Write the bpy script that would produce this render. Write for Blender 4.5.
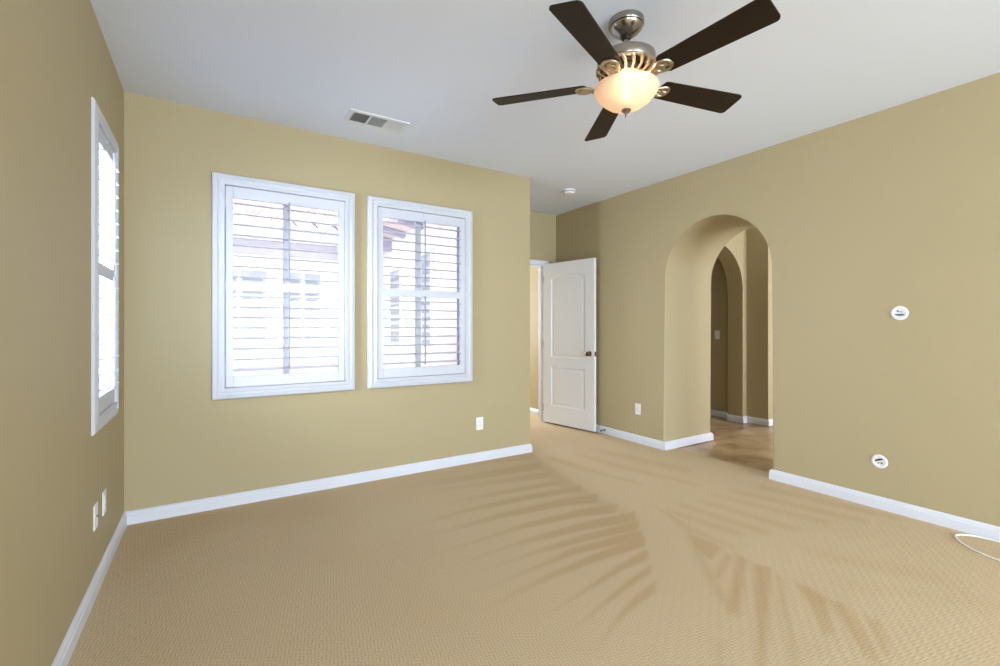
import bpy, bmesh, math, random
from mathutils import Vector, Matrix
import numpy as np
random.seed(7)
for o in list(bpy.data.objects): bpy.data.objects.remove(o)
S = bpy.context.scene
C = S.collection
PI = math.pi

# ---------------------------------------------------------------- camera
F = 458.0; HC = 1.245; YAW = math.radians(32.2)
cam = bpy.data.objects.new('camera', bpy.data.cameras.new('camera'))
C.objects.link(cam); S.camera = cam
cam.data.sensor_width = 36.0; cam.data.lens = F*36.0/1000.0
cam.data.shift_y = -0.0065; cam.data.clip_start = 0.02
cam.location = (0, 0, HC); cam.rotation_euler = (PI/2, 0, -YAW)

# ---------------------------------------------------------------- light
S.view_settings.view_transform = 'Standard'
S.view_settings.look = 'None'
S.view_settings.gamma = 1.0
S.view_settings.use_curve_mapping = False
S.view_settings.exposure = 0.58
w = bpy.data.worlds.new('sky'); S.world = w; w.use_nodes = True
bg = w.node_tree.nodes['Background']
bg.inputs[0].default_value = (0.90, 0.93, 1.0, 1); bg.inputs[1].default_value = 2.2
def light(name, kind, loc, rot, power, color, **kw):
    d = bpy.data.lights.new(name, kind); d.energy = power; d.color = color
    for k, v in kw.items(): setattr(d, k, v)
    o = bpy.data.objects.new(name, d); C.objects.link(o)
    o.location = loc; o.rotation_euler = rot
    return o
light('sun', 'SUN', (0, -6, 12), (math.radians(38), 0, math.radians(-22)), 2.0, (1, .97, .93), angle=0.02)
# daylight at the left wall's window
light('daylight_left', 'AREA', (-1.35, 3.0, 1.75), (0, -PI/2-.12, 0), 240, (.82, .92, 1.0), shape='RECTANGLE', size=1.5, size_y=1.2)
light('fill_left_rear', 'AREA', (-.66, -1.9, 1.5), (0, -PI/2+.1, 0), 45, (.80, .91, 1.0), shape='RECTANGLE', size=1.4, size_y=1.7)  # added side fill; the unseen window here is made up for it
# added fill through an assumed, unseen window behind the camera; daylight of hall's window
light('fill_south', 'AREA', (1.8, -5.65, 1.2), (PI/2+math.radians(1), 0, math.radians(4)), 300, (.74, .88, 1.0), shape='RECTANGLE', size=3.2, size_y=1.7)
light('daylight_hall', 'AREA', (6.3, -1.15, 1.5), (PI/2, 0, 0), 115, (.88, .94, 1), shape='RECTANGLE', size=2.2, size_y=1.9)
light('daylight_far_hall', 'AREA', (3.27, 7.45, 1.5), (-PI/2, 0, 0), 75, (.92, .96, 1), shape='RECTANGLE', size=.85, size_y=1.6)

# ---------------------------------------------------------------- materials
def srgb(r, g, b):
    f = lambda v: (v/255/12.92) if v/255 <= .04045 else ((v/255+.055)/1.055)**2.4
    return (f(r), f(g), f(b), 1)
def mat(name, col, rough=.5, metal=0, bump=None, spec=.5, vary=None):
    m = bpy.data.materials.new(name); m.use_nodes = True
    nt = m.node_tree; N = nt.nodes; L = nt.links; b = N['Principled BSDF']
    b.inputs['Base Color'].default_value = col; b.inputs['Roughness'].default_value = rough
    b.inputs['Metallic'].default_value = metal; b.inputs['Specular IOR Level'].default_value = spec
    tc = N.new('ShaderNodeTexCoord')
    if bump:
        sc, st, dist = bump
        n = N.new('ShaderNodeTexNoise'); n.inputs['Scale'].default_value = sc; n.inputs['Detail'].default_value = 3
        bp = N.new('ShaderNodeBump'); bp.inputs['Strength'].default_value = st; bp.inputs['Distance'].default_value = dist
        L.new(tc.outputs['Object'], n.inputs['Vector']); L.new(n.outputs['Fac'], bp.inputs['Height']); L.new(bp.outputs[0], b.inputs['Normal'])
    if vary:
        sc, c2 = vary
        n = N.new('ShaderNodeTexNoise'); n.inputs['Scale'].default_value = sc; n.inputs['Detail'].default_value = 4
        r = N.new('ShaderNodeValToRGB'); r.color_ramp.elements[0].position = .35; r.color_ramp.elements[1].position = .65
        r.color_ramp.elements[0].color = col; r.color_ramp.elements[1].color = c2
        L.new(tc.outputs['Object'], n.inputs['Vector']); L.new(n.outputs['Fac'], r.inputs[0]); L.new(r.outputs[0], b.inputs['Base Color'])
    return m
M = {}
M['paint'] = mat('tan_wall_paint', srgb(177, 163, 129), .6, bump=(160, .25, .002), spec=.35)
M['ceiling'] = mat('white_ceiling_paint', srgb(224, 231, 246), .8, bump=(120, .2, .002), spec=.2)
M['trim'] = mat('white_trim_enamel', srgb(222, 225, 236), .35, vary=(3, srgb(218, 221, 233)))
M['shutter'] = mat('white_shutter_enamel', srgb(206, 209, 221), .35, vary=(2, srgb(203, 206, 219)))
M['rod'] = mat('shaded_shutter_rod', srgb(150, 156, 170), .4, vary=(3, srgb(144, 150, 164)))  # white like the shutter; its backlit shade is put into the grey
M['door'] = mat('white_door_enamel', srgb(240, 241, 246), .32, bump=(300, .05, .001))
M['plate'] = mat('white_plastic', srgb(240, 240, 245), .3, vary=(20, srgb(236, 236, 242)))
M['plate_dark'] = mat('dark_slot', srgb(60, 58, 56), .6, vary=(20, srgb(50, 48, 46)))
M['grey_plastic'] = mat('grey_plastic', srgb(150, 150, 152), .5, vary=(20, srgb(140, 140, 142)))
M['nickel'] = mat('brushed_nickel', srgb(158, 152, 144), .22, 1, bump=(90, .05, .001))
M['satin'] = mat('satin_nickel', srgb(186, 172, 150), .42, 1, bump=(90, .05, .001))
M['bronze'] = mat('antique_nickel', srgb(150, 132, 108), .25, 1, bump=(90, .05, .001))
M['black'] = mat('black_metal', srgb(30, 28, 27), .4, .4, vary=(20, srgb(24, 22, 21)))
M['cable'] = mat('white_cable', srgb(238, 236, 232), .4, vary=(20, srgb(232, 230, 226)))
M['vent_dark'] = mat('duct_dark', srgb(46, 48, 50), .8, vary=(10, srgb(40, 42, 44)))
M['vent'] = mat('vent_white_metal', srgb(222, 224, 228), .45, vary=(10, srgb(216, 218, 222)))
M['stucco'] = mat('white_stucco', srgb(236, 234, 240), .9, bump=(60, .3, .005))
M['stucco_pink'] = mat('pale_pink_stucco', srgb(224, 214, 218), .9, bump=(60, .3, .005))
M['fascia'] = mat('lavender_grey_board', srgb(166, 164, 186), .6, vary=(3, srgb(161, 159, 182)))
M['house_pane'] = mat('curtained_glass', srgb(172, 178, 192), .3, vary=(6, srgb(190, 194, 206)))
M['house_shutter'] = mat('grey_louvre_wood', srgb(150, 156, 168), .6, vary=(5, srgb(142, 148, 160)))
M['house_shade'] = mat('pale_lavender_trim', srgb(208, 206, 222), .6, vary=(3, srgb(203, 201, 218)))
M['concrete'] = mat('pale_concrete', srgb(214, 212, 212), .9, bump=(30, .3, .01))
M['tilecap'] = mat('pale_roof_tile', srgb(206, 194, 192), .8, bump=(40, .3, .01), vary=(2.5, srgb(176, 150, 142)))

def wood_mat():
    m = mat('dark_espresso_wood', srgb(50, 34, 24), .5, spec=.25); nt = m.node_tree; N = nt.nodes; L = nt.links; b = N['Principled BSDF']
    tc = N.new('ShaderNodeTexCoord'); mp = N.new('ShaderNodeMapping'); mp.inputs['Scale'].default_value = (3, 60, 20)
    n = N.new('ShaderNodeTexNoise'); n.inputs['Scale'].default_value = 2; n.inputs['Detail'].default_value = 6
    r = N.new('ShaderNodeValToRGB'); r.color_ramp.elements[0].color = srgb(24, 15, 9); r.color_ramp.elements[1].color = srgb(44, 29, 18)
    L.new(tc.outputs['Object'], mp.inputs[0]); L.new(mp.outputs[0], n.inputs['Vector']); L.new(n.outputs['Fac'], r.inputs[0]); L.new(r.outputs[0], b.inputs['Base Color'])
    return m
M['wood'] = wood_mat()

def carpet_mat():
    m = bpy.data.materials.new('beige_patterned_carpet'); m.use_nodes = True
    nt = m.node_tree; N = nt.nodes; L = nt.links; b = N['Principled BSDF']
    b.inputs['Roughness'].default_value = .95; b.inputs['Specular IOR Level'].default_value = .1
    tc = N.new('ShaderNodeTexCoord')
    def math_(op, a, c=None):
        n = N.new('ShaderNodeMath'); n.operation = op
        for i, v in enumerate((a, c)):
            if v is None: continue
            if isinstance(v, (int, float)): n.inputs[i].default_value = v
            else: L.new(v, n.inputs[i])
        return n.outputs[0]
    # basket-weave loop pattern: bricks running one way and the other
    sp = N.new('ShaderNodeSeparateXYZ'); 
    rot = N.new('ShaderNodeMapping'); rot.inputs['Rotation'].default_value = (0, 0, math.radians(12))
    nd = N.new('ShaderNodeTexNoise'); nd.inputs['Scale'].default_value = 14; nd.inputs['Detail'].default_value = 2
    L.new(tc.outputs['Object'], nd.inputs['Vector'])
    vm = N.new('ShaderNodeVectorMath'); vm.operation = 'SCALE'; vm.inputs['Scale'].default_value = .014
    L.new(nd.outputs['Color'], vm.inputs[0])
    va = N.new('ShaderNodeVectorMath'); va.operation = 'ADD'
    L.new(tc.outputs['Object'], va.inputs[0]); L.new(vm.outputs[0], va.inputs[1]); L.new(va.outputs[0], rot.inputs[0]); L.new(rot.outputs[0], sp.inputs[0])
    P_ = .027
    u = math_('DIVIDE', sp.outputs[0], P_); v = math_('DIVIDE', sp.outputs[1], P_)
    chk = math_('MODULO', math_('ABSOLUTE', math_('ADD', math_('FLOOR', u), math_('FLOOR', v))), 2)
    fu = math_('FRACT', u); fv = math_('FRACT', v)
    def bars(x, n): return math_('ABSOLUTE', math_('SINE', math_('MULTIPLY', x, PI*n)))
    a1 = bars(fu, 2); a2 = bars(fv, 2)
    mixv = math_('ADD', math_('MULTIPLY', a1, chk), math_('MULTIPLY', a2, math_('SUBTRACT', 1, chk)))
    pile = N.new('ShaderNodeTexNoise'); pile.inputs['Scale'].default_value = 260; pile.inputs['Detail'].default_value = 3
    L.new(tc.outputs['Object'], pile.inputs['Vector'])
    h = math_('ADD', math_('POWER', mixv, .5), math_('MULTIPLY', pile.outputs['Fac'], .6))
    bp = N.new('ShaderNodeBump'); bp.inputs['Strength'].default_value = .3; bp.inputs['Distance'].default_value = .003
    L.new(h, bp.inputs['Height']); L.new(bp.outputs[0], b.inputs['Normal'])
    at = N.new('ShaderNodeAttribute'); at.attribute_name = 'nap'
    blot = N.new('ShaderNodeTexNoise'); blot.inputs['Scale'].default_value = 1.7; blot.inputs['Detail'].default_value = 4
    L.new(tc.outputs['Object'], blot.inputs['Vector'])
    fac = math_('ADD', at.outputs['Fac'], math_('MULTIPLY', math_('SUBTRACT', blot.outputs['Fac'], .5), .7))
    mx = N.new('ShaderNodeMix'); mx.data_type = 'RGBA'
    mx.inputs['A'].default_value = srgb(228, 206, 173); mx.inputs['B'].default_value = srgb(213, 186, 148)
    L.new(fac, mx.inputs['Factor'])
    m2 = N.new('ShaderNodeMix'); m2.data_type = 'RGBA'; m2.blend_type = 'MULTIPLY'
    m2.inputs['B'].default_value = (.62, .56, .46, 1)
    f2 = math_('MULTIPLY', math_('SUBTRACT', 1, math_('POWER', mixv, .6)), .75)
    L.new(f2, m2.inputs['Factor']); L.new(mx.outputs['Result'], m2.inputs['A'])
    m3 = N.new('ShaderNodeMix'); m3.data_type = 'RGBA'; m3.blend_type = 'MULTIPLY'; m3.inputs['B'].default_value = (.60, .56, .50, 1)
    L.new(math_('MULTIPLY', pile.outputs['Fac'], .85), m3.inputs['Factor']); L.new(m2.outputs['Result'], m3.inputs['A'])
    L.new(m3.outputs['Result'], b.inputs['Base Color'])
    return m
M['carpet'] = carpet_mat()

def tile_mat():
    m = bpy.data.materials.new('brown_travertine_tile'); m.use_nodes = True
    nt = m.node_tree; N = nt.nodes; L = nt.links; b = N['Principled BSDF']
    tc = N.new('ShaderNodeTexCoord'); mp = N.new('ShaderNodeMapping'); mp.inputs['Rotation'].default_value = (0, 0, 0)
    mp.inputs['Location'].default_value = (.13, .08, 0)
    L.new(tc.outputs['Object'], mp.inputs[0])
    br = N.new('ShaderNodeTexBrick'); br.offset = .5; br.inputs['Scale'].default_value = 1
    br.inputs['Brick Width'].default_value = .46; br.inputs['Row Height'].default_value = .46; br.inputs['Mortar Size'].default_value = .004
    br.inputs['Color1'].default_value = srgb(158, 124, 86); br.inputs['Color2'].default_value = srgb(196, 168, 130); br.inputs['Mortar'].default_value = srgb(122, 92, 62)
    L.new(mp.outputs[0], br.inputs['Vector'])
    n = N.new('ShaderNodeTexNoise'); n.inputs['Scale'].default_value = 3.2; n.inputs['Detail'].default_value = 6; n.inputs['Distortion'].default_value = .25
    L.new(mp.outputs[0], n.inputs['Vector'])
    r = N.new('ShaderNodeValToRGB'); r.color_ramp.elements[0].position = .35; r.color_ramp.elements[1].position = .68
    r.color_ramp.elements[0].color = srgb(132, 92, 48); r.color_ramp.elements[1].color = srgb(230, 204, 160)
    L.new(n.outputs['Fac'], r.inputs[0])
    mx = N.new('ShaderNodeMix'); mx.data_type = 'RGBA'; mx.inputs['Factor'].default_value = .5
    L.new(br.outputs['Color'], mx.inputs['A']); L.new(r.outputs[0], mx.inputs['B']); L.new(mx.outputs['Result'], b.inputs['Base Color'])
    b.inputs['Roughness'].default_value = .3
    return m
M['tile'] = tile_mat()

def bowl_mat():
    m = bpy.data.materials.new('frosted_alabaster_glass'); m.use_nodes = True
    nt = m.node_tree; N = nt.nodes; L = nt.links; N.remove(N['Principled BSDF']); out = N['Material Output']
    tc = N.new('ShaderNodeTexCoord'); n = N.new('ShaderNodeTexNoise'); n.inputs['Scale'].default_value = 12; n.inputs['Detail'].default_value = 4
    r = N.new('ShaderNodeValToRGB'); r.color_ramp.elements[0].color = srgb(222, 204, 188); r.color_ramp.elements[1].color = srgb(236, 222, 208)
    L.new(tc.outputs['Object'], n.inputs['Vector']); L.new(n.outputs['Fac'], r.inputs[0])
    tr = N.new('ShaderNodeBsdfTranslucent'); df = N.new('ShaderNodeBsdfDiffuse'); gl = N.new('ShaderNodeBsdfGlossy'); gl.inputs['Roughness'].default_value = .2
    tp = N.new('ShaderNodeBsdfTransparent'); tp.inputs[0].default_value = (1, .93, .82, 1)
    L.new(r.outputs[0], tr.inputs[0]); L.new(r.outputs[0], df.inputs[0])
    m1 = N.new('ShaderNodeMixShader'); m1.inputs[0].default_value = .32; L.new(df.outputs[0], m1.inputs[1]); L.new(tr.outputs[0], m1.inputs[2])
    m2 = N.new('ShaderNodeMixShader'); m2.inputs[0].default_value = .03; L.new(m1.outputs[0], m2.inputs[1]); L.new(gl.outputs[0], m2.inputs[2])
    m3 = N.new('ShaderNodeMixShader'); m3.inputs[0].default_value = .2; L.new(m2.outputs[0], m3.inputs[1]); L.new(tp.outputs[0], m3.inputs[2])
    L.new(m3.outputs[0], out.inputs[0])
    return m
M['bowl'] = bowl_mat()
def glass_mat():
    m = bpy.data.materials.new('window_glass'); m.use_nodes = True
    nt = m.node_tree; N = nt.nodes; L = nt.links; N.remove(N['Principled BSDF']); out = N['Material Output']
    tp = N.new('ShaderNodeBsdfTransparent'); tp.inputs[0].default_value = (.96, .97, .98, 1)
    gl = N.new('ShaderNodeBsdfGlossy'); gl.inputs['Roughness'].default_value = .02
    fr = N.new('ShaderNodeFresnel'); fr.inputs[0].default_value = 1.3
    mx = N.new('ShaderNodeMixShader'); L.new(fr.outputs[0], mx.inputs[0]); L.new(tp.outputs[0], mx.inputs[1]); L.new(gl.outputs[0], mx.inputs[2]); L.new(mx.outputs[0], out.inputs[0])
    return m
M['glass'] = glass_mat()
def emit(name, col, st):
    m = bpy.data.materials.new(name); m.use_nodes = True; b = m.node_tree.nodes['Principled BSDF']
    b.inputs['Base Color'].default_value = col; b.inputs['Emission Color'].default_value = col; b.inputs['Emission Strength'].default_value = st
    return m
M['bulb'] = emit('glowing_bulb', (1, .9, .76, 1), 8)

# ---------------------------------------------------------------- helpers
def obj(name, bm, m, parent=None, smooth=None, kind=None):
    me = bpy.data.meshes.new(name)
    bmesh.ops.recalc_face_normals(bm, faces=bm.faces[:])
    bm.to_mesh(me); bm.free()
    o = bpy.data.objects.new(name, me); C.objects.link(o)
    for x in (m if isinstance(m, (list, tuple)) else [m]): me.materials.append(x)
    if smooth is not None:
        me.polygons.foreach_set('use_smooth', [True]*len(me.polygons))
        me.set_sharp_from_angle(angle=math.radians(smooth))
    if parent: o.parent = parent
    if kind: o['kind'] = kind
    return o
def struct(name, bm, m, parent=None, smooth=None):
    return obj(name, bm, m, parent, smooth, None if parent else 'structure')
def thing(name, label, cat, loc=(0, 0, 0), rotz=0, group=None):
    o = bpy.data.objects.new(name, None); C.objects.link(o); o.empty_display_size = .1
    o.location = loc; o.rotation_euler = (0, 0, rotz); o['label'] = label; o['category'] = cat
    if group: o['group'] = group
    return o
def box(bm, x0, x1, y0, y1, z0, z1, bev=0):
    r = bmesh.ops.create_cube(bm, size=1)
    for v in r['verts']:
        v.co = Vector(((x0+x1)/2+v.co.x*(x1-x0), (y0+y1)/2+v.co.y*(y1-y0), (z0+z1)/2+v.co.z*(z1-z0)))
    if bev:
        es = list({e for v in r['verts'] for e in v.link_edges})
        bmesh.ops.bevel(bm, geom=es, offset=bev, segments=2, affect='EDGES', profile=.6)
    return bm
def lathe(bm, prof, c=(0, 0, 0), n=48, M4=None):
    rings = []
    for r, z in prof:
        if r < 1e-5: rings.append([bm.verts.new((0, 0, z))])
        else: rings.append([bm.verts.new((r*math.cos(2*PI*k/n), r*math.sin(2*PI*k/n), z)) for k in range(n)])
    for a, b in zip(rings, rings[1:]):
        for k in range(n):
            k2 = (k+1) % n
            if len(a) == 1 and len(b) == 1: continue
            if len(a) == 1: bm.faces.new((a[0], b[k], b[k2]))
            elif len(b) == 1: bm.faces.new((a[k], a[k2], b[0]))
            else: bm.faces.new((a[k], a[k2], b[k2], b[k]))
    for ring in rings:
        for v in ring:
            co = v.co.copy()
            if M4 is not None: co = M4 @ co
            v.co = co+Vector(c)
    return bm
def tube(bm, pts, r, n=10, closed=False, flat=1.0):
    pts = [Vector(p) for p in pts]; m = len(pts); rings = []
    for i, p in enumerate(pts):
        a = pts[(i-1) % m] if (closed or i > 0) else p
        b = pts[(i+1) % m] if (closed or i < m-1) else p
        t = (b-a).normalized()
        up = Vector((0, 0, 1)) if abs(t.z) < .95 else Vector((1, 0, 0))
        s = t.cross(up).normalized(); u = s.cross(t)
        rr = r[i] if isinstance(r, (list, tuple)) else r
        rings.append([bm.verts.new(p+s*rr*math.cos(2*PI*k/n)+u*rr*flat*math.sin(2*PI*k/n)) for k in range(n)])
    rng = range(m) if closed else range(m-1)
    for i in rng:
        A, B = rings[i], rings[(i+1) % m]
        for k in range(n): bm.faces.new((A[k], A[(k+1) % n], B[(k+1) % n], B[k]))
    if not closed:
        bm.faces.new(rings[0]); bm.faces.new(rings[-1])
    return bm
def prism(bm, poly, axis, a, b):
    """poly in the plane normal to axis ('x': (y,z); 'y': (x,z); 'z': (x,y)), extruded a..b"""
    def mk(p, t): return {'x': (t, p[0], p[1]), 'y': (p[0], t, p[1]), 'z': (p[0], p[1], t)}[axis]
    A = [bm.verts.new(mk(p, a)) for p in poly]; B = [bm.verts.new(mk(p, b)) for p in poly]
    fa = bm.faces.new(A); fb = bm.faces.new(B[::-1])
    n = len(poly)
    for i in range(n): bm.faces.new((A[i], B[i], B[(i+1) % n], A[(i+1) % n]))
    return A, B
def wall_holes(bm, axis, t0, t1, u0, u1, z0, z1, holes):
    us = sorted({u0, u1, *[h[0] for h in holes], *[h[1] for h in holes]})
    zs = sorted({z0, z1, *[h[2] for h in holes], *[h[3] for h in holes]})
    # shell without inner faces: boxes merged
    def inside(i, j):
        if i < 0 or j < 0 or i >= len(us)-1 or j >= len(zs)-1: return False
        uc = (us[i]+us[i+1])/2; zc = (zs[j]+zs[j+1])/2
        return not any(h[0] < uc < h[1] and h[2] < zc < h[3] for h in holes)
    V = {}
    def v(t, u, z):
        k = (t, u, z)
        if k not in V: V[k] = bm.verts.new((u, t, z) if axis == 'y' else (t, u, z))
        return V[k]
    for i in range(len(us)-1):
        for j in range(len(zs)-1):
            if not inside(i, j): continue
            a, b, c, d = us[i], us[i+1], zs[j], zs[j+1]
            for t in (t0, t1): bm.faces.new((v(t, a, c), v(t, b, c), v(t, b, d), v(t, a, d)))
            if not inside(i-1, j): bm.faces.new((v(t0, a, c), v(t1, a, c), v(t1, a, d), v(t0, a, d)))
            if not inside(i+1, j): bm.faces.new((v(t0, b, c), v(t1, b, c), v(t1, b, d), v(t0, b, d)))
            if not inside(i, j-1): bm.faces.new((v(t0, a, c), v(t1, a, c), v(t1, b, c), v(t0, b, c)))
            if not inside(i, j+1): bm.faces.new((v(t0, a, d), v(t1, a, d), v(t1, b, d), v(t0, b, d)))
    return bm
def arch_wall(bm, axis, t0, t1, u0, u1, z1, ua, ub, zs, bev=.022, n=36):
    r = (ub-ua)/2; c = (ua+ub)/2
    P = [(u0, 0), (ua, 0), (ua, zs)]
    for k in range(1, n): a = PI-PI*k/n; P.append((c+r*math.cos(a), zs+r*math.sin(a)))
    P += [(ub, zs), (ub, 0), (u1, 0), (u1, z1), (u0, z1)]
    A, B = prism(bm, P, axis, t0, t1)
    i0, i1 = 1, n+3
    es = []
    for R in (A, B):
        for i in range(i0, i1):
            e = bm.edges.get((R[i], R[i+1]))
            if e: es.append(e)
    if bev: bmesh.ops.bevel(bm, geom=es, offset=bev, segments=4, affect='EDGES', profile=.5)
    big = [f for f in bm.faces if len(f.verts) > 8]
    bmesh.ops.triangulate(bm, faces=big)
    return bm

# ---------------------------------------------------------------- room shell
H = 2.72; XL = -.465; XR = 3.87; YB = 3.69; XE = 2.676; YN = 4.75; YS = -5.4
XR2 = 4.645; AY0, AY1, AZ = 1.98, 3.022, 1.735
W1 = (.03, .93, .785, 2.255); W2 = (1.087, 1.987, .785, 2.255); W3 = (2.79, 3.375, .785, 2.255)

# carpet with vacuum nap
def floor_carpet():
    s, c = math.sin(YAW), math.cos(YAW)
    def G(px, py):
        l = (px-500)/F; u = (326.5-py)/F; t = -HC/u
        return (t*(l*c+s), t*(c-l*s))
    st = []  # brushed bands traced on the floor: polygons, weight, softness
    def band(pts, wgt=1.0, soft=.015, fade=None): st.append((np.array([G(*p) for p in pts]), wgt, soft, fade and (G(*fade[0]), G(*fade[1]))))
    def stripe(pts, w0, w1, wgt, soft=.004):
        up, dn = [], []
        for i, (x, y) in enumerate(pts):
            w_ = (w0*1.9+(w1*1.15-w0*1.9)*i/(len(pts)-1))/2; up.append((x, y-w_)); dn.append((x, y+w_))
        band(up+dn[::-1], wgt, soft, (pts[0], pts[-1]))
    # left fan (ends on the seam running from the wall end to the room's middle)
    stripe([(400, 471), (470, 463), (534, 456)], 3, 5, .45)
    stripe([(380, 490), (460, 479), (542, 465)], 3, 6, .5)
    stripe([(420, 493), (490, 483), (552, 474)], 2, 5, .5)
    stripe([(440, 504), (500, 493), (566, 481)], 2, 4, .6)
    stripe([(400, 530), (460, 512), (524, 498), (582, 488)], 2, 5, .75)
    stripe([(410, 541), (500, 516), (560, 503), (598, 498)], 2, 8, .8)
    stripe([(430, 556), (520, 527), (580, 513), (618, 508)], 2, 8, .85)
    stripe([(450, 566), (520, 543), (580, 527), (636, 516)], 2, 9, .9)
    stripe([(470, 575), (540, 551), (584, 538), (639, 525)], 2, 8, .9)
    stripe([(470, 594), (540, 566), (574, 551), (642, 534)], 2, 8, .95)
    stripe([(476, 612), (548, 577), (600, 556), (645, 541)], 3, 9, 1)
    stripe([(540, 619), (592, 586), (620, 568), (648, 554)], 2, 9, .95)
    stripe([(562, 638), (604, 604), (628, 584), (651, 569)], 3, 8, .95)
    stripe([(592, 654), (616, 622), (632, 604), (656, 586)], 5, 10, .95)
    # seam band, lighter on its right
    band([(532, 455), (560, 474), (600, 498), (636, 512), (640, 520), (600, 508), (556, 484)], .35, .02)
    # centre strip's right edge
    band([(650, 503), (690, 525), (702, 550), (722, 590), (742, 612), (730, 615), (712, 590), (694, 556), (684, 530)], .6, .012)
    # right-hand fan
    band([(688, 533), (710, 541), (722, 548), (712, 560), (703, 556), (694, 548)], .9, .01)
    band([(726, 552), (734, 556), (720, 580), (713, 575)], .8, .01)
    band([(736, 553), (748, 560), (745, 575), (738, 616), (727, 612), (732, 580)], .95, .01)
    band([(753, 563), (771, 568), (770, 590), (766, 640), (763, 680), (757, 680), (757, 630), (755, 590)], 1, .01)
    band([(776, 575), (783, 577), (785, 600), (795, 650), (800, 680), (796, 680), (787, 640), (781, 605)], .7, .01)
    band([(795, 582), (810, 588), (827, 598), (833, 633), (825, 634), (810, 605)], .95, .01)
    band([(829, 600), (842, 603), (860, 622), (878, 662), (872, 662), (850, 634)], .9, .01)
    band([(864, 615), (880, 622), (893, 655), (884, 655), (874, 635)], .8, .01)
    band([(716, 640), (726, 640), (720, 680), (712, 680)], .6, .02)
    # far bands that run past the arch
    band([(548, 455), (590, 468), (640, 482), (640, 485), (585, 472), (548, 459)], .5, .02)
    band([(570, 452), (620, 464), (700, 484), (700, 487), (615, 468)], .45, .02)
    band([(600, 448), (690, 468), (690, 474), (600, 453)], .4, .04)
    for k, (a, b, wd) in enumerate([((668, 508), (745, 533), 4), ((680, 502), (770, 531), 4), ((700, 498), (800, 528), 4), ((712, 492), (830, 521), 4), ((735, 489), (870, 520), 4), ((760, 484), (900, 517), 4), ((680, 522), (740, 548), 4)]):
        band([a, (b[0], b[1]), (b[0]-4, b[1]+wd), (a[0]-4, a[1]+wd)], .5, .025)
    band([(800, 545), (940, 575), (960, 590), (820, 560)], .35, .05)
    band([(830, 575), (990, 600), (990, 612), (850, 590)], .3, .06)
    band([(130, 520), (210, 505), (240, 520), (150, 560), (110, 590)], .35, .12)
    d = .0135
    x0, x1, y0, y1 = XL-.02, 4.03, -5.4, YN+2.75
    xs = np.arange(x0, x1+d, d); xs[-1] = x1
    ys = np.concatenate([np.arange(y0, .2, .2), np.arange(.2, 4.9, d), np.arange(4.9, y1, .2), [y1]])
    X, Y = np.meshgrid(xs, ys); nap = np.zeros_like(X)
    for poly, wgt, soft, fade in st:
        ex0, ey0 = poly.min(0)-soft*2; ex1, ey1 = poly.max(0)+soft*2
        ins = np.zeros(X.shape, bool); dist = np.full(X.shape, 9.)
        ix = np.where((xs > ex0) & (xs < ex1))[0]; iy = np.where((ys > ey0) & (ys < ey1))[0]
        if not len(ix) or not len(iy): continue
        sl = np.s_[iy[0]:iy[-1]+1, ix[0]:ix[-1]+1]; x = X[sl]; y = Y[sl]
        inn = np.zeros(x.shape, bool); dd = np.full(x.shape, 9.)
        n = len(poly)
        for i in range(n):
            ax, ay = poly[i]; bx_, by_ = poly[(i+1) % n]
            cnd = (ay > y) != (by_ > y)
            with np.errstate(divide='ignore', invalid='ignore'):
                xi = (bx_-ax)*(y-ay)/(by_-ay)+ax
            inn ^= cnd & (x < xi)
            L2 = (bx_-ax)**2+(by_-ay)**2
            t = np.clip(((x-ax)*(bx_-ax)+(y-ay)*(by_-ay))/L2, 0, 1)
            dd = np.minimum(dd, np.hypot(x-ax-t*(bx_-ax), y-ay-t*(by_-ay)))
        sd = np.where(inn, dd, -dd)
        if fade:
            (fx, fy), (gx, gy) = fade; ln = math.hypot(gx-fx, gy-fy)
            tt = np.clip(((x-fx)*(gx-fx)+(y-fy)*(gy-fy))/(ln*ln*.5), 0, 1); wgt = wgt*tt
        nap[sl] = np.maximum(nap[sl], wgt*np.clip(.5+sd/(2*(soft+.007)), 0, 1))
    ny, nx = X.shape
    co = np.zeros((ny*nx, 3)); co[:, 0] = X.ravel(); co[:, 1] = Y.ravel()
    # carpet stops at x=3.87 except inside the arch and beyond the door
    idx = np.arange(ny*nx).reshape(ny, nx)
    q = np.stack([idx[:-1, :-1], idx[:-1, 1:], idx[1:, 1:], idx[1:, :-1]], -1).reshape(-1, 4)
    me = bpy.data.meshes.new('floor'); me.from_pydata(co.tolist(), [], q.tolist())
    a = me.attributes.new('nap', 'FLOAT', 'POINT'); a.data.foreach_set('value', nap.ravel().astype(np.float32))
    me.materials.append(M['carpet'])
    o = bpy.data.objects.new('floor', me); C.objects.link(o); o['kind'] = 'structure'
    return o
floor_carpet()
bm = bmesh.new(); box(bm, XL-.15, 9.0, -5.6, YB+.15, -.12, -.008); box(bm, XE-.15, 9.0, YB+.15, 8.2, -.12, -.008); struct('floor_tile', bm, M['tile'])
bm = bmesh.new(); box(bm, XL-.15, 9.0, -5.6, YB+.15, H, H+.12); box(bm, XE-.15, 9.0, YB+.15, 8.2, H, H+.12); struct('ceiling', bm, M['ceiling'])

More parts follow.
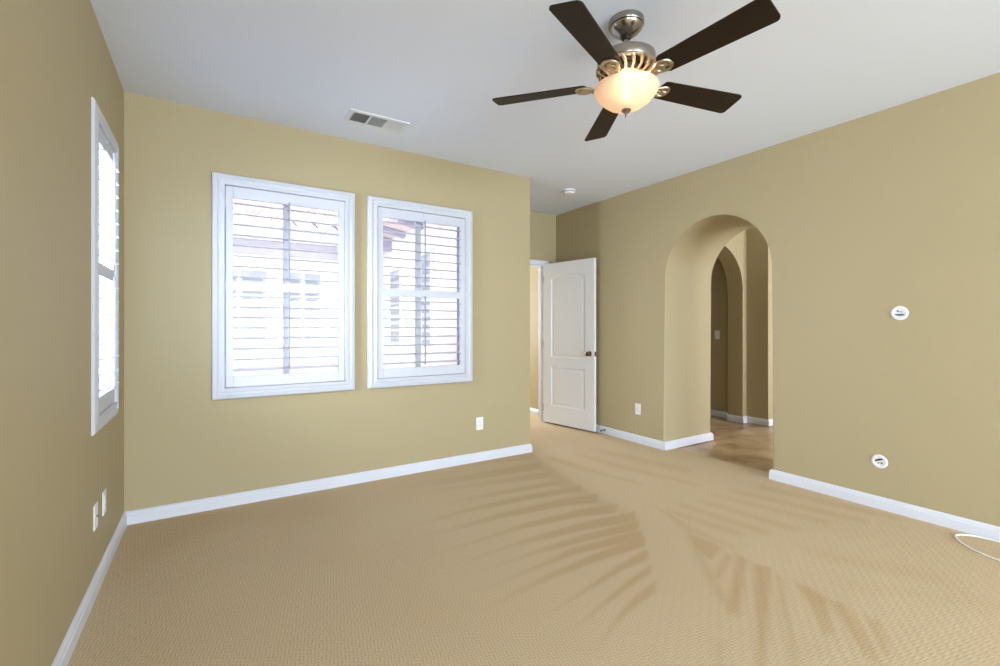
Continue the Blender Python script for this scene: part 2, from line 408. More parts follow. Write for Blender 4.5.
T = .15; GZ = -.35
bm = bmesh.new(); wall_holes(bm, 'y', YB, YB+T, XL-T, XE, 0, H, [W1, W2])
struct('wall_back', bm, M['paint'])
bm = bmesh.new(); box(bm, XE-T, XE, YB+T, YN+.12, 0, H); struct('wall_return', bm, M['paint'])
bm = bmesh.new(); wall_holes(bm, 'x', XL-T, XL, -5.6, YB, 0, H, [W3, (-2.8, -1.0, .75, 2.25)]); struct('wall_left', bm, M['paint'])  # rear opening added for the side fill light
bm = bmesh.new(); arch_wall(bm, 'x', XR, XR2, -5.6, 7.6, H, AY0, AY1, AZ); struct('wall_right', bm, M['paint'], smooth=30)
D0, D1, DZ = 2.83, 3.685, 2.055
bm = bmesh.new(); wall_holes(bm, 'y', YN, YN+.12, XE, XR, 0, H, [(D0, D1, -.01, DZ)]); struct('wall_niche', bm, M['paint'])
bm = bmesh.new(); wall_holes(bm, 'y', YS-T, YS, XL-T, XR, 0, H, [(.1, 3.5, .3, 2.1)]); struct('wall_behind', bm, M['paint'])  # set far back, opening added, to even out the south fill
# room beyond the door
bm = bmesh.new(); box(bm, 2.63, XE, YN+.12, 7.6, 0, H); struct('wall_beyond_left', bm, M['paint'])
bm = bmesh.new(); wall_holes(bm, 'y', 7.3, 7.42, 2.63, XR, 0, H, [(2.85, 3.7, .7, 2.3)]); struct('wall_beyond_back', bm, M['paint'])
bm = bmesh.new(); box(bm, XE-T-.03, XE-T, YB+T, 5.5, GZ, 3.1); struct('wall_outside', bm, M['stucco_pink'])
# hall behind the arch
NY = 3.33; EX = 5.89
bm = bmesh.new(); arch_wall(bm, 'y', NY, NY+.21, XR2, EX+.05, H, 4.68, 5.80, 1.71, bev=.012); struct('wall_hall_arch', bm, M['paint'], smooth=30)
bm = bmesh.new(); box(bm, EX, EX+.14, 3.06, NY, 0, H); struct('wall_hall_pier', bm, M['paint'])
bm = bmesh.new(); box(bm, EX+.14, 9.0, 3.06, 3.2, 0, H); struct('wall_hall_side', bm, M['paint'])
bm = bmesh.new(); box(bm, 5.93, 6.07, NY+.21, 6.0, 0, H); struct('wall_hall_inner', bm, M['paint'])
bm = bmesh.new(); box(bm, XR2, 5.93, 5.4, 5.52, 0, H); struct('wall_hall_end', bm, M['paint'])
bm = bmesh.new(); wall_holes(bm, 'y', -1.1, -.98, XR2, 9.0, 0, H, [(5.2, 7.4, .55, 2.45)]); struct('wall_hall_window', bm, M['paint'])
bm = bmesh.new(); box(bm, 8.9, 9.0, -.98, 3.06, 0, H); struct('wall_hall_east', bm, M['paint'])

# baseboards --------------------------------------------------------
BP = [(0, 0), (.017, 0), (.017, .055), (.013, .060), (.0125, .070), (.006, .080), (.0, .082)]
def baseboard(name, p, q, nrm, m=None, e0=0, e1=0, extra=None):
    """p->q along the wall, nrm points to the room; e0/e1 mitre: +1 grows with thickness"""
    bm = bmesh.new()
    def seg(p, q, nrm, e0, e1):
        p = Vector(p); q = Vector(q); n_ = Vector(nrm); d = (q-p).normalized()
        A = [bm.verts.new((*(p+n_*t-d*t*e0), z)) for t, z in BP]
        B = [bm.verts.new((*(q+n_*t+d*t*e1), z)) for t, z in BP]
        bm.faces.new(A); bm.faces.new(B[::-1]); k = len(BP)
        for i in range(k): bm.faces.new((A[i], B[i], B[(i+1) % k], A[(i+1) % k]))
    seg(p, q, nrm, e0, e1)
    for x in (extra or []): seg(*x)
    return struct(name, bm, m or M['trim'])
baseboard('baseboard_back', (XL, YB), (XE, YB), (0, -1), e0=-1, e1=1, extra=[((XE, YB), (XE, YN), (1, 0), 1, -1)])
baseboard('baseboard_left', (XL, YS), (XL, YB), (1, 0), e1=-1)
baseboard('baseboard_right', (XR, YS), (XR, AY0), (-1, 0), e1=1, extra=[((XR, AY0), (XR2, AY0), (0, 1), 1, 1)])
baseboard('baseboard_arch', (XR, AY1), (XR2, AY1), (0, -1), e0=1, e1=1, extra=[((XR, YN), (XR, AY1), (-1, 0), -1, 1), ((XR2, AY1), (XR2, NY), (1, 0), 1, 0)])
baseboard('baseboard_niche', (3.73, YN), (XR, YN), (0, -1), e1=-1)
baseboard('baseboard_beyond', (XR, YN+.12), (XR, 7.3), (-1, 0))
baseboard('baseboard_hall_arch', (5.80, NY), (EX, NY), (0, -1), e0=1, e1=-1, extra=[((5.80, NY+.21), (5.80, NY), (-1, 0), 0, 1)])
baseboard('baseboard_hall_pier', (EX, NY), (EX, 3.06), (-1, 0), e0=-1, e1=1, extra=[((EX, 3.06), (8.9, 3.06), (0, -1), 1, 0)])
baseboard('baseboard_hall_inner', (5.93, NY+.21), (5.93, 5.4), (-1, 0))

# door casing of the niche -------------------------------------------
def casing(name, y, ny, x0, x1, z):
    bm = bmesh.new(); wd = .062; a, b = sorted((y, y+ny*.016)); c, d = sorted((y, y+ny*.024))
    for (u0, u1, v0, v1) in ((x0-wd, x0, 0, z+wd), (x1, x1+wd, 0, z+wd), (x0, x1, z, z+wd)):
        box(bm, u0, u1, a, b, v0, v1, .003)
    for (u0, u1, v0, v1) in ((x0-wd, x0-wd+.018, 0, z+wd), (x1+wd-.018, x1+wd, 0, z+wd), (x0-wd, x1+wd, z+wd-.018, z+wd)):
        box(bm, u0, u1, c, d, v0, v1, .004)
    return bm
bm = casing('x', YN, -1, D0+.018, D1-.018, DZ-.018)
bm2 = bmesh.new()
for a in ((D0, D0+.018, 0, DZ), (D1-.018, D1, 0, DZ), (D0, D1, DZ-.018, DZ)): box(bm, a[0], a[1], YN-.001, YN+.121, a[2], a[3], .002)
for a in ((D0+.018, D0+.03, 0, DZ-.018), (D1-.03, D1-.018, 0, DZ-.018), (D0+.018, D1-.018, DZ-.03, DZ-.018)): box(bm, a[0], a[1], YN+.045, YN+.08, a[2], a[3])
bm2.free()
struct('trim_1', bm, M['trim'])

# door ---------------------------------------------------------------
def door_leaf():
    Wd, Hd, T2 = .80, 2.03, .0175
    bm = bmesh.new()
    def ring(x0, x1, z0, z1, arch, inset, y):
        x0 += inset; x1 -= inset; z0 += inset; z1 -= inset
        P = [(x0, z0), (x1, z0)]
        if arch:
            n = 36
            for k in range(n+1):
                t = k/n; x = x1-(x1-x0)*t
                h = arch*(1-abs(2*t-1)**2.2)**1.35
                P.append((x, z1+h))
        else: P += [(x1, z1), (x0, z1)]
        return [bm.verts.new((x, y, z)) for x, z in P]
    panels = [(.135, Wd-.135, .84, 1.835, .062), (.135, Wd-.135, .225, .715, 0)]
    for s in (-1, 1):
        outer = [bm.verts.new(p) for p in ((0, s*T2, 0), (Wd, s*T2, 0), (Wd, s*T2, Hd), (0, s*T2, Hd))]
        es = [bm.edges.new((outer[i], outer[(i+1) % 4])) for i in range(4)]
        for (x0, x1, z0, z1, ar) in panels:
            rings = [ring(x0, x1, z0, z1, ar, i, s*(T2-y)) for i, y in ((0, 0), (.003, .004), (.009, .010), (.016, .011), (.024, .0095), (.046, .002), (.052, .0015))]
            n = len(rings[0])
            es += [bm.edges.new((rings[0][i], rings[0][(i+1) % n])) for i in range(n)]
            for A, B in zip(rings, rings[1:]):
                for i in range(n): bm.faces.new((A[i], A[(i+1) % n], B[(i+1) % n], B[i]))
            bm.faces.new(rings[-1])
        bmesh.ops.triangle_fill(bm, use_beauty=True, edges=es)
        if s == -1: o1 = outer
        else:
            for i in range(4): bm.faces.new((o1[i], o1[(i+1) % 4], outer[(i+1) % 4], outer[i]))
    return bm
dr = bpy.data.objects.new('door_1', None); C.objects.link(dr); dr['kind'] = 'structure'
dr.location = (3.655, 4.725, .018); dr.rotation_euler = (0, 0, math.atan2(-.817, .145))
obj('door_leaf', door_leaf(), M['door'], dr, smooth=25)
MY = Matrix.Rotation(PI/2, 4, 'X')
for s in (-1, 1):
    R = Matrix.Rotation(s*-PI/2, 4, 'X')
    bm = bmesh.new()
    lathe(bm, [(0, -.004), (.031, -.004), (.032, .003), (.028, .008), (.014, .010), (.011, .016), (.011, .034), (.018, .038), (.026, .046), (.0285, .055), (.026, .063), (.018, .068), (0, .070)], (.735, s*.0175, .905), 28, R)
    k = obj('door_knob', bm, M['bronze'], dr, smooth=40); k['label'] = 'round antique nickel door knob'
bm = bmesh.new(); box(bm, .7985, .8012, -.0125, .0125, .877, .933, .0005); box(bm, .8, .812, -.007, .007, .896, .914, .003)
obj('latch', bm, M['bronze'], dr)
for z in (.18, 1.0, 1.83):
    bm = bmesh.new(); tube(bm, [(-.006, .022, z-.045), (-.006, .022, z+.045)], .006, 12); box(bm, -.004, .002, -.018, .014, z-.045, z+.045)
    obj('hinge', bm, M['nickel'], dr)
# spring door stop on the baseboard
t = thing('door_stop', 'small metal door stop screwed to the baseboard by the door edge', 'door stop', (XR-.017, 3.84, .045))
bm = bmesh.new(); lathe(bm, [(0, 0), (.013, 0), (.013, .004), (.006, .008), (0, .008)], (0, 0, 0), 20, Matrix.Rotation(-PI/2, 4, 'Y')); obj('base', bm, M['nickel'], t, 40)
bm = bmesh.new(); tube(bm, [(-.008-.05*k/72, .006*math.cos(k), .006*math.sin(k)) for k in range(73)], .0018, 6); obj('spring', bm, M['nickel'], t, 40)
bm = bmesh.new(); lathe(bm, [(0, .056), (.008, .056), (.009, .06), (.009, .068), (.006, .072), (0, .072)], (0, 0, 0), 20, Matrix.Rotation(-PI/2, 4, 'Y')); k = obj('rubber_tip', bm, M['black'], t, 40)

# ---------------------------------------------------------------- windows and shutters
def frame_bm(bm, w, h, wd, y0, y1, bev=.002, x=0, z=0):
    """rectangular frame, outer w x h from (x,z), member width wd, y0..y1"""
    box(bm, x, x+wd, y0, y1, z, z+h, bev); box(bm, x+w-wd, x+w, y0, y1, z, z+h, bev)
    box(bm, x+wd, x+w-wd, y0, y1, z, z+wd, bev); box(bm, x+wd, x+w-wd, y0, y1, z+h-wd, z+h, bev)
def mitre_frame(bm, w, h, prof):
    """picture-frame moulding; prof: (inset from the outer edge, y towards the room)"""
    R = []
    for i, y in prof: R.append([bm.verts.new(p) for p in ((i, y, i), (w-i, y, i), (w-i, y, h-i), (i, y, h-i))])
    R.append(R[0])
    for A, B in zip(R, R[1:]):
        for k in range(4): bm.faces.new((A[k], A[(k+1) % 4], B[(k+1) % 4], B[k]))
def shutter(label, loc, rotz, w, h, nl=8, op=5):
    """local: x along the wall, -y into the room, origin at the frame's lower left on the wall face"""
    t = thing('plantation_shutter', label, 'shutter', loc, rotz, 'white plantation shutters on the windows')
    bm = bmesh.new()
    mitre_frame(bm, w, h, [(0, 0), (0, -.022), (.006, -.030), (.030, -.034), (.036, -.028), (.044, -.026), (.050, -.032), (.072, -.034), (.076, -.030), (.076, .03), (.050, .03), (.050, 0)])
    obj('casing', bm, M['shutter'], t)
    m_ = .079; pw = w-2*m_; ph = h-2*m_; st = .046; rt = .078; py0, py1 = -.024, .006
    p = bmesh.new()
    box(p, m_, m_+st, py0, py1, m_, m_+ph, .003); box(p, w-m_-st, w-m_, py0, py1, m_, m_+ph, .003)
    box(p, m_+st, w-m_-st, py0, py1, m_, m_+rt, .002); box(p, m_+st, w-m_-st, py0, py1, h-m_-rt, h-m_, .002)
    zi0 = m_+rt; zi1 = h-m_-rt; zm = (zi0+zi1)/2+.005; mr = .062
    box(p, m_+st, w-m_-st, py0, py1, zm-mr/2, zm+mr/2, .002)
    obj('panel', p, M['shutter'], t)
    yc = (py0+py1)/2; lx0 = m_+st+.003; lx1 = w-m_-st-.003
    xc = w/2
    src = None
    for (a, b) in ((zi0, zm-mr/2), (zm+mr/2, zi1)):
        pitch = (b-a)/nl
        zc = [a+pitch*(k+.5) for k in range(nl)]
        for z in zc:
            if src is None:
                lb = bmesh.new(); hw = .0425; th = .0052; n = 14
                P = [(hw*math.cos(2*PI*k/n), th*math.sin(2*PI*k/n)) for k in range(n)]
                prism(lb, P, 'x', lx0, lx1)
                src = obj('louver', lb, M['shutter'], t, 50); o = src
            else:
                o = src.copy(); C.objects.link(o); o.parent = t
            o.location = (0, yc, z); o.rotation_euler = (math.radians(op), 0, 0)
        yr = yc-.047
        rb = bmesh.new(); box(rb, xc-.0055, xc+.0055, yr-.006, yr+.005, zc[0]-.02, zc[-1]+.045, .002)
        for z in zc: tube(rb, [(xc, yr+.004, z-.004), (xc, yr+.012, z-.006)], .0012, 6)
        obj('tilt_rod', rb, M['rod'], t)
    for z in (.2, h/2, h-.2):
        hb = bmesh.new(); tube(hb, [(m_-.001, -.028, z-.03), (m_-.001, -.028, z+.03)], .004, 10)
        box(hb, m_-.012, m_+.012, -.0265, -.0235, z-.03, z+.03); obj('hinge', hb, M['shutter'], t)
    mb = bmesh.new(); tube(mb, [(xc, -.026, h-m_-.02), (xc, -.032, h-m_-.02)], .006, 10); obj('magnet_catch', mb, M['shutter'], t)
    return t
def window(name, x0, x1, z0, z1, loc, rotz):
    """local like the shutter; y into the wall"""
    t = bpy.data.objects.new(name, None); C.objects.link(t); t['kind'] = 'structure'
    t.location = loc; t.rotation_euler = (0, 0, rotz)
    w, h = x1-x0, z1-z0
    bm = bmesh.new(); frame_bm(bm, w, h, .034, .085, .145)
    box(bm, w/2-.022, w/2+.022, .09, .135, .034, h-.034, .002)
    obj('window_frame', bm, M['shutter'], t)
    bm = bmesh.new(); frame_bm(bm, w, h, .006, .031, .149, 0); obj('reveal', bm, M['shutter'], t)
    bm = bmesh.new(); frame_bm(bm, w/2-.034, h-.068, .024, .095, .118, x=.034, z=.034); frame_bm(bm, w/2-.034, h-.068, .024, .118, .14, x=w/2, z=.034)
    obj('sash', bm, M['shutter'], t)
    bm = bmesh.new(); box(bm, .06, w/2, .104, .109, .06, h-.06); obj('pane', bm, M['glass'], t)
    bm = bmesh.new(); box(bm, w/2, w-.06, .127, .132, .06, h-.06); obj('pane', bm, M['glass'], t)
    return t
shutter('white plantation shutter nearest the left corner on the back wall, tiled eave seen through it', (.002, YB, .745), 0, .955, 1.55)
shutter('white plantation shutter on the back wall to the right of its twin, nearer the door', (1.059, YB, .745), 0, .955, 1.55)
shutter('white plantation shutter seen almost edge on, on the left wall', (XL-.018, 2.765, .745), PI/2, .635, 1.55)
window('window_1', W1[0], W1[1], W1[2], W1[3], (W1[0], YB, W1[2]), 0)
window('window_2', W2[0], W2[1], W2[2], W2[3], (W2[0], YB, W2[2]), 0)
window('window_3', W3[0], W3[1], W3[2], W3[3], (XL, W3[0], W3[2]), PI/2)

# ---------------------------------------------------------------- neighbour's house
GZ = -.35
bm = bmesh.new(); box(bm, -9, 9, 3.9, 16, GZ-.1, GZ); box(bm, -9, XL-T-.02, -6, 3.9, GZ-.1, GZ); struct('ground_outside', bm, M['concrete'])
nh = thing('neighbour_house', 'overexposed white stucco house with a scalloped tile roof outside the windows', 'house', (0, 8, GZ))
def house_part(name, bm, m, parent=nh, smooth=None):
    o = obj(name, bm, m, None, smooth); o.parent = parent
    if parent is nh: o.matrix_parent_inverse = Matrix.Translation((0, -8, -GZ))
    return o
bm = bmesh.new(); box(bm, -6, 2.6, 8.0, 8.2, GZ, 2.62); house_part('wall', bm, M['stucco'])
bm = bmesh.new(); box(bm, 2.55, 2.62, 5.5, 8.2, GZ, 2.95); house_part('side_wall', bm, M['stucco'])
# roof tiles: barrel waves and stepped courses
def tile_roof(x0, x1, y0, z0, rise, length):
    bm = bmesh.new(); pit = .30; nx = int((x1-x0)/pit*10); nc = 9
    g = []
    rows = []
    for c_ in range(nc):
        for e in (0, 1):
            s_ = (c_+e*.999)*length/nc
            rows.append((s_, (1-e)*.035))
    for s_, lift in rows:
        row = []
        for i in range(nx+1):
            x = x0+(x1-x0)*i/nx; ph = (x-x0)/pit
            fr = ph % 1
            zz = .075*math.sin(PI*min(fr/.62, 1)) if fr < .62 else -.03*math.sin(PI*(fr-.62)/.38)
            row.append(bm.verts.new((x, y0+s_*math.cos(rise), z0+s_*math.sin(rise)+lift+zz)))
        g.append(row)
    for a, b in zip(g, g[1:]):
        for i in range(nx): bm.faces.new((a[i], a[i+1], b[i+1], b[i]))
    ex = bmesh.ops.extrude_face_region(bm, geom=bm.faces[:])
    for v in ex['geom']:
        if isinstance(v, bmesh.types.BMVert): v.co.z -= .02
    return bm
house_part('tile_roof', tile_roof(-6, 2.75, 7.42, 2.74, math.radians(20), 3.2), M['tilecap'], smooth=50)
bm = bmesh.new(); P = [(2.75, 2.50), (-6, 2.50)]
for i in range(0, 292):
    fr = ((i*.03)/.30) % 1; P.append((-6+i*.03, 2.735+(.075*math.sin(PI*min(fr/.62, 1)) if fr < .62 else -.03*math.sin(PI*(fr-.62)/.38))))
prism(bm, P, 'y', 7.44, 7.48); house_part('fascia', bm, M['fascia'])
bm = bmesh.new(); box(bm, -6, 2.7, 7.50, 8.0, 2.58, 2.61); house_part('soffit', bm, M['stucco'])
bm = bmesh.new(); box(bm, -6, 2.6, 7.93, 8.0, 2.36, 2.50, .01); k = house_part('cornice', bm, M['house_shade'])
bm = bmesh.new(); box(bm, -6, 2.6, 7.94, 8.0, .62, .72, .01); k = house_part('sill_band', bm, M['house_shade'])
# sloping eave over the side wall
bm = bmesh.new()
prism(bm, [(2.15, 2.78), (2.62, 2.70), (2.62, 2.82), (2.15, 2.90)], 'y', 5.0, 8.0); house_part('side_eave', bm, M['stucco_pink'])
for y in (5.4, 6.1, 6.8, 7.5):
    bm = bmesh.new(); prism(bm, [(2.18, 2.70), (2.60, 2.62), (2.60, 2.72), (2.18, 2.79)], 'y', y, y+.12); house_part('rafter', bm, M['fascia'])
def house_window(axis, u0, u1, z0, z1, t, cols=2, rws=3, shut=True):
    d = -1
    def bx(bm, a, b, c_, e, o0, o1, bev=0):
        lo, hi = sorted((t+d*o0, t+d*o1))
        if axis == 'y': box(bm, a, b, lo, hi, c_, e, bev)
        else: box(bm, lo, hi, a, b, c_, e, bev)
    bm = bmesh.new(); q = .07
    for a in ((u0-q, u0, z0-q, z1+q), (u1, u1+q, z0-q, z1+q), (u0, u1, z0-q, z0), (u0, u1, z1, z1+q)): bx(bm, *a, 0, .05, .004)
    for k in range(1, cols): x = u0+(u1-u0)*k/cols; bx(bm, x-.02, x+.02, z0, z1, .01, .035)
    for k in range(1, rws): z = z0+(z1-z0)*k/rws; bx(bm, u0, u1, z-.015, z+.015, .01, .03)
    wn = house_part('house_window', bm, M['stucco'])
    bm = bmesh.new(); bx(bm, u0, u1, z0, z1, .001, .008); p = obj('pane', bm, M['house_pane'], wn)
    if shut:
        for k in range(cols):
            a = u0+(u1-u0)*k/cols+.05; b = u0+(u1-u0)*(k+1)/cols-.05
            bm = bmesh.new(); n = int((z1-z0)/.11)
            for j in range(n):
                z = z0+.05+(z1-z0-.1)*j/n; bx(bm, a, b, z, z+.055, .008, .018)
            obj('blind', bm, M['house_shutter'], wn)
house_window('y', -.02, .72, 1.0, 2.1, 8.0, 2, 2)
house_window('y', .98, 1.52, 1.0, 2.1, 8.0, 2, 2)
house_window('x', 6.95, 7.5, .95, 2.15, 2.55, 1, 2)
house_window('x', 5.75, 6.15, .95, 2.25, 2.55, 1, 2)
nw = thing('garden_wall', 'white stucco wall seen through the left wall window', 'wall', (-4, 2, GZ))
bm = bmesh.new(); box(bm, -.1, .1, -5, 9, 0, 5.2); k = obj('wall', bm, M['stucco'], nw)
bm = bmesh.new()
box(bm, .1, .16, 8.0, 9.0, .9, 2.6, .01); k = obj('window_surround', bm, M['stucco_pink'], nw)

# ---------------------------------------------------------------- wall plates
def plate_bm(w=.072, h=.117):
    bm = bmesh.new(); box(bm, -w/2, w/2, -.006, 0, -h/2, h/2, .0025); return bm
def outlet(label, loc, rotz, kind, group='white wall plates'):
    t = thing('switch_plate' if kind == 'switch' else ('cable_plate' if kind == 'cable' else 'electrical_outlet'), label, {'switch': 'light switch', 'cable': 'wall plate'}.get(kind, 'outlet'), loc, rotz, group)
    obj('plate', plate_bm(), M['plate'], t)
    if kind == 'outlet':
        bm = bmesh.new(); box(bm, -.0165, .0165, -.0085, -.004, -.033, .033, .001); i = obj('insert', bm, M['plate'], t)
        bm = bmesh.new()
        for z in (-.018, .018):
            box(bm, -.008, -.006, -.0088, -.008, z-.002, z+.007); box(bm, .006, .008, -.0088, -.008, z-.002, z+.006); tube(bm, [(0, -.0088, z-.008), (0, -.008, z-.008)], .0022, 8)
        s = obj('slots', bm, M['plate_dark'], i)
    elif kind == 'switch':
        bm = bmesh.new(); prism(bm, [(-.004, -.033), (-.011, -.033), (-.0075, 0), (-.006, .033), (-.004, .033)], 'x', -.0165, .0165); obj('rocker', bm, M['plate'], t)
    else:
        bm = bmesh.new(); tube(bm, [(0, -.004, 0), (0, -.016, 0)], .0055, 12); obj('coax_jack', bm, M['nickel'], t)
    for z in (-.048, .048):
        bm = bmesh.new(); lathe(bm, [(0, .0066), (.003, .0066), (.0032, .0055), (.0032, .004)], (0, 0, z), 10, Matrix.Rotation(PI/2, 4, 'X'))
        obj('screw', bm, M['plate'], t)
    return t
outlet('white outlet on the back wall below and right of the shuttered windows', (2.10, YB, .347), 0, 'outlet')
outlet('white outlet on the right wall between the open door and the arch', (XR, 3.368, .36), -PI/2, 'outlet')
outlet('white cable plate on the left wall, the nearer of two to the camera', (XL, 2.84, .352), PI/2, 'cable')
outlet('white outlet on the left wall, the one closer to the room corner', (XL, 3.045, .352), PI/2, 'outlet')
outlet('small light switch on the dark wall deep inside the hall arch', (5.93, 3.765, 1.13), -PI/2, 'switch')

# round cable pass-through rings
def grommet(label, loc, tilt):
    t = thing('cable_ring', label, 'wall plate', loc, -PI/2, 'round cable openings on the right wall'); t.rotation_euler = (0, tilt, -PI/2)
    R = Matrix.Rotation(PI/2, 4, 'X')
    bm = bmesh.new(); lathe(bm, [(.031, .0), (.046, .0), (.047, .003), (.043, .007), (.034, .008), (.031, .005), (.031, 0)], (0, 0, 0), 40, R); obj('ring', bm, M['plate'], t, 40)
    bm = bmesh.new(); lathe(bm, [(0, .0015), (.031, .0015), (.031, .0035), (0, .0035)], (0, 0, 0), 40, R); obj('cover', bm, M['plate'], t)
    bm = bmesh.new(); P = [(.026*math.cos(a), .026*math.sin(a)-.0) for a in [PI+PI*k/14 for k in range(15)]]; P = [(x, z*.45-.006) for x, z in P]
    prism(bm, P, 'y', -.006, -.003); obj('slot', bm, M['plate_dark'], t)
    bm = bmesh.new(); tube(bm, [(-.008, -.003, .014), (-.008, -.008, .014)], .007, 12); obj('jack', bm, M['grey_plastic'], t)
    bm = bmesh.new(); tube(bm, [(.009, -.003, .008), (.009, -.007, .008)], .005, 12); obj('jack', bm, M['grey_plastic'], t)
    return t
grommet('round white ring high on the right wall at chest height', (XR, 1.160, 1.334), 0)
g = grommet('round white ring low on the right wall just above the baseboard, tilted', (XR, 1.268, .322), math.radians(155))
bm = bmesh.new(); P = [(.048*math.cos(a), .048*math.sin(a)) for a in [math.radians(d_) for d_ in range(150, 235, 6)]]; P += [(.038*math.cos(a), .038*math.sin(a)) for a in [math.radians(d_) for d_ in range(234, 149, -6)]]
prism(bm, P, 'y', -.002, 0); obj('wall_gap', bm, M['plate_dark'], g)

# white cable on the floor
bm = bmesh.new()
cp = [(3.848, .20), (3.846, .45), (3.842, .62), (3.836, .72), (3.815, .80), (3.775, .846), (3.735, .858), (3.697, .846), (3.655, .823), (3.615, .79), (3.573, .742), (3.545, .69), (3.527, .64), (3.50, .55), (3.46, .40), (3.44, .25)]
cv = []
for i in range(len(cp)-1):
    p0 = Vector(cp[max(i-1, 0)]); p1 = Vector(cp[i]); p2 = Vector(cp[i+1]); p3 = Vector(cp[min(i+2, len(cp)-1)])
    for k in range(6):
        t_ = k/6; q = .5*((2*p1)+(p2-p0)*t_+(2*p0-5*p1+4*p2-p3)*t_**2+(-p0+3*p1-3*p2+p3)*t_**3); cv.append((q.x, q.y, .006))
tube(bm, cv, .0052, 8)
o = obj('cable', bm, M['cable'], None, 60); o['label'] = 'thin white cable looping on the carpet by the right baseboard'; o['category'] = 'cable'

# ---------------------------------------------------------------- ceiling items
t = thing('ceiling_vent', 'white three section air vent on the ceiling above the shuttered windows', 'air vent', (1.012, 3.262, H))
vx0, vx1, vy0, vy1 = -.215, .205, -.105, .105
bm = bmesh.new(); q = .03
for a in ((vx0, vx1, vy0, vy0+q), (vx0, vx1, vy1-q, vy1), (vx0, vx0+q, vy0+q, vy1-q), (vx1-q, vx1, vy0+q, vy1-q)): box(bm, *a, -.007, 0, .002)
sec = [(vx0+q, vx0+q+.114), (vx0+q+.124, vx0+q+.236), (vx0+q+.246, vx1-q)]
for a, b in ((sec[0][1], sec[1][0]), (sec[1][1], sec[2][0])): box(bm, a, b, vy0+q, vy1-q, -.007, 0)
obj('frame', bm, M['vent'], t)
bm = bmesh.new(); box(bm, vx0+.01, vx1-.01, vy0+.01, vy1-.01, -.0012, -.0002); obj('duct_opening', bm, M['vent_dark'], t)
for si, (a, b) in enumerate(sec):
    if si == 1:
        n = 11; src = None
        for k in range(n):
            y = vy0+q+(vy1-vy0-2*q)*(k+.5)/n
            bm = bmesh.new(); prism(bm, [(y-.004, -.006), (y-.003, -.007), (y+.003, -.002), (y+.002, -.0015)], 'x', a, b); obj('slat', bm, M['grey_plastic'] if 0 else M['vent'], t)
    else:
        n = 8; sg = 1 if si == 0 else -1
        for k in range(n):
            x = a+(b-a)*(k+.5)/n; w_ = .003 if si == 0 else .0066
            bm = bmesh.new(); prism(bm, [(x-sg*w_, -.0065), (x-sg*(w_-.001), -.0072), (x+sg*w_, -.0022), (x+sg*(w_-.001), -.0015)], 'y', vy0+q, vy1-q); obj('slat', bm, M['vent'], t)

t = thing('smoke_detector', 'small round white smoke detector on the ceiling before the door niche', 'smoke detector', (3.28, 3.80, H))
bm = bmesh.new(); lathe(bm, [(0, 0), (.068, 0), (.070, -.003), (.070, -.012), (.066, -.015), (0, -.015)], n=40); obj('base', bm, M['plate'], t, 40)
bm = bmesh.new(); lathe(bm, [(.05, -.015), (.056, -.018), (.056, -.024), (.050, -.026), (0, -.026)], n=40); k = obj('grille', bm, M['grey_plastic'], t, 40); k['label'] = 'grey grille ring'
bm = bmesh.new(); lathe(bm, [(.058, -.024), (.060, -.028), (.056, -.036), (.042, -.042), (0, -.044)], n=40); obj('cover', bm, M['plate'], t, 40)

# ---------------------------------------------------------------- ceiling fan
FX, FY = 1.692, 1.545
fan = thing('ceiling_fan', 'five blade ceiling fan with dark wood blades and a glowing glass bowl', 'ceiling fan', (FX, FY, H))
def zz(v): return v-H
bm = bmesh.new(); lathe(bm, [(0, 0), (.080, 0), (.083, -.004), (.083, -.028), (.081, -.031), (.075, -.032), (.074, -.035), (.078, -.037), (.076, -.042), (.066, -.054), (.034, -.078), (.026, -.082), (0, -.082)], n=56); obj('canopy', bm, M['nickel'], fan, 35)
bm = bmesh.new(); lathe(bm, [(0, -.080), (.021, -.081), (.023, -.086), (.020, -.092), (0, -.092)], n=32); k = obj('canopy_collar', bm, M['black'], fan, 40)
bm = bmesh.new(); tube(bm, [(0, 0, -.085), (0, 0, -.185)], .0125, 20); obj('downrod', bm, M['nickel'], fan, 40)
bm = bmesh.new(); lathe(bm, [(0, -.165), (.022, -.165), (.03, -.172), (.10, -.176), (.130, -.180), (.136, -.184), (.137, -.190), (.137, -.222), (.134, -.228), (.128, -.230), (.120, -.230), (0, -.230)], n=64); mh = obj('motor_housing', bm, M['nickel'], fan, 35)
# slotted skirt below the motor: inner drum + ribs + rings
bm = bmesh.new(); lathe(bm, [(0, -.229), (.085, -.229), (.080, -.268), (.06, -.286), (0, -.286)], n=40); k = obj('motor_core', bm, M['bronze'], fan, 40); k['label'] = 'bronze motor core behind the slots'
bm = bmesh.new()
lathe(bm, [(.124, -.228), (.142, -.230), (.144, -.236), (.140, -.241), (.124, -.238)], n=64)
lathe(bm, [(.070, -.280), (.092, -.276), (.095, -.282), (.088, -.290), (.066, -.292), (.050, -.290), (.050, -.284)], n=64)
for k in range(20):
    a = 2*PI*k/20; da = .10
    P = [(.136, -.238, 0), (.132, -.252, da*.6), (.118, -.266, da), (.100, -.276, da), (.086, -.282, da*.7)]
    tube(bm, [(r*math.cos(a+e), r*math.sin(a+e), z) for r, z, e in P], [.010, .0085, .0065, .006, .007], 8, flat=.6)
obj('vented_skirt', bm, M['satin'], fan, 40)
bm = bmesh.new(); lathe(bm, [(0, -.286), (.052, -.286), (.056, -.296), (.050, -.304), (.056, -.312), (.062, -.322), (.060, -.328), (0, -.328)], n=48); obj('light_fitter', bm, M['nickel'], fan, 40)
BZ = zz(2.42)
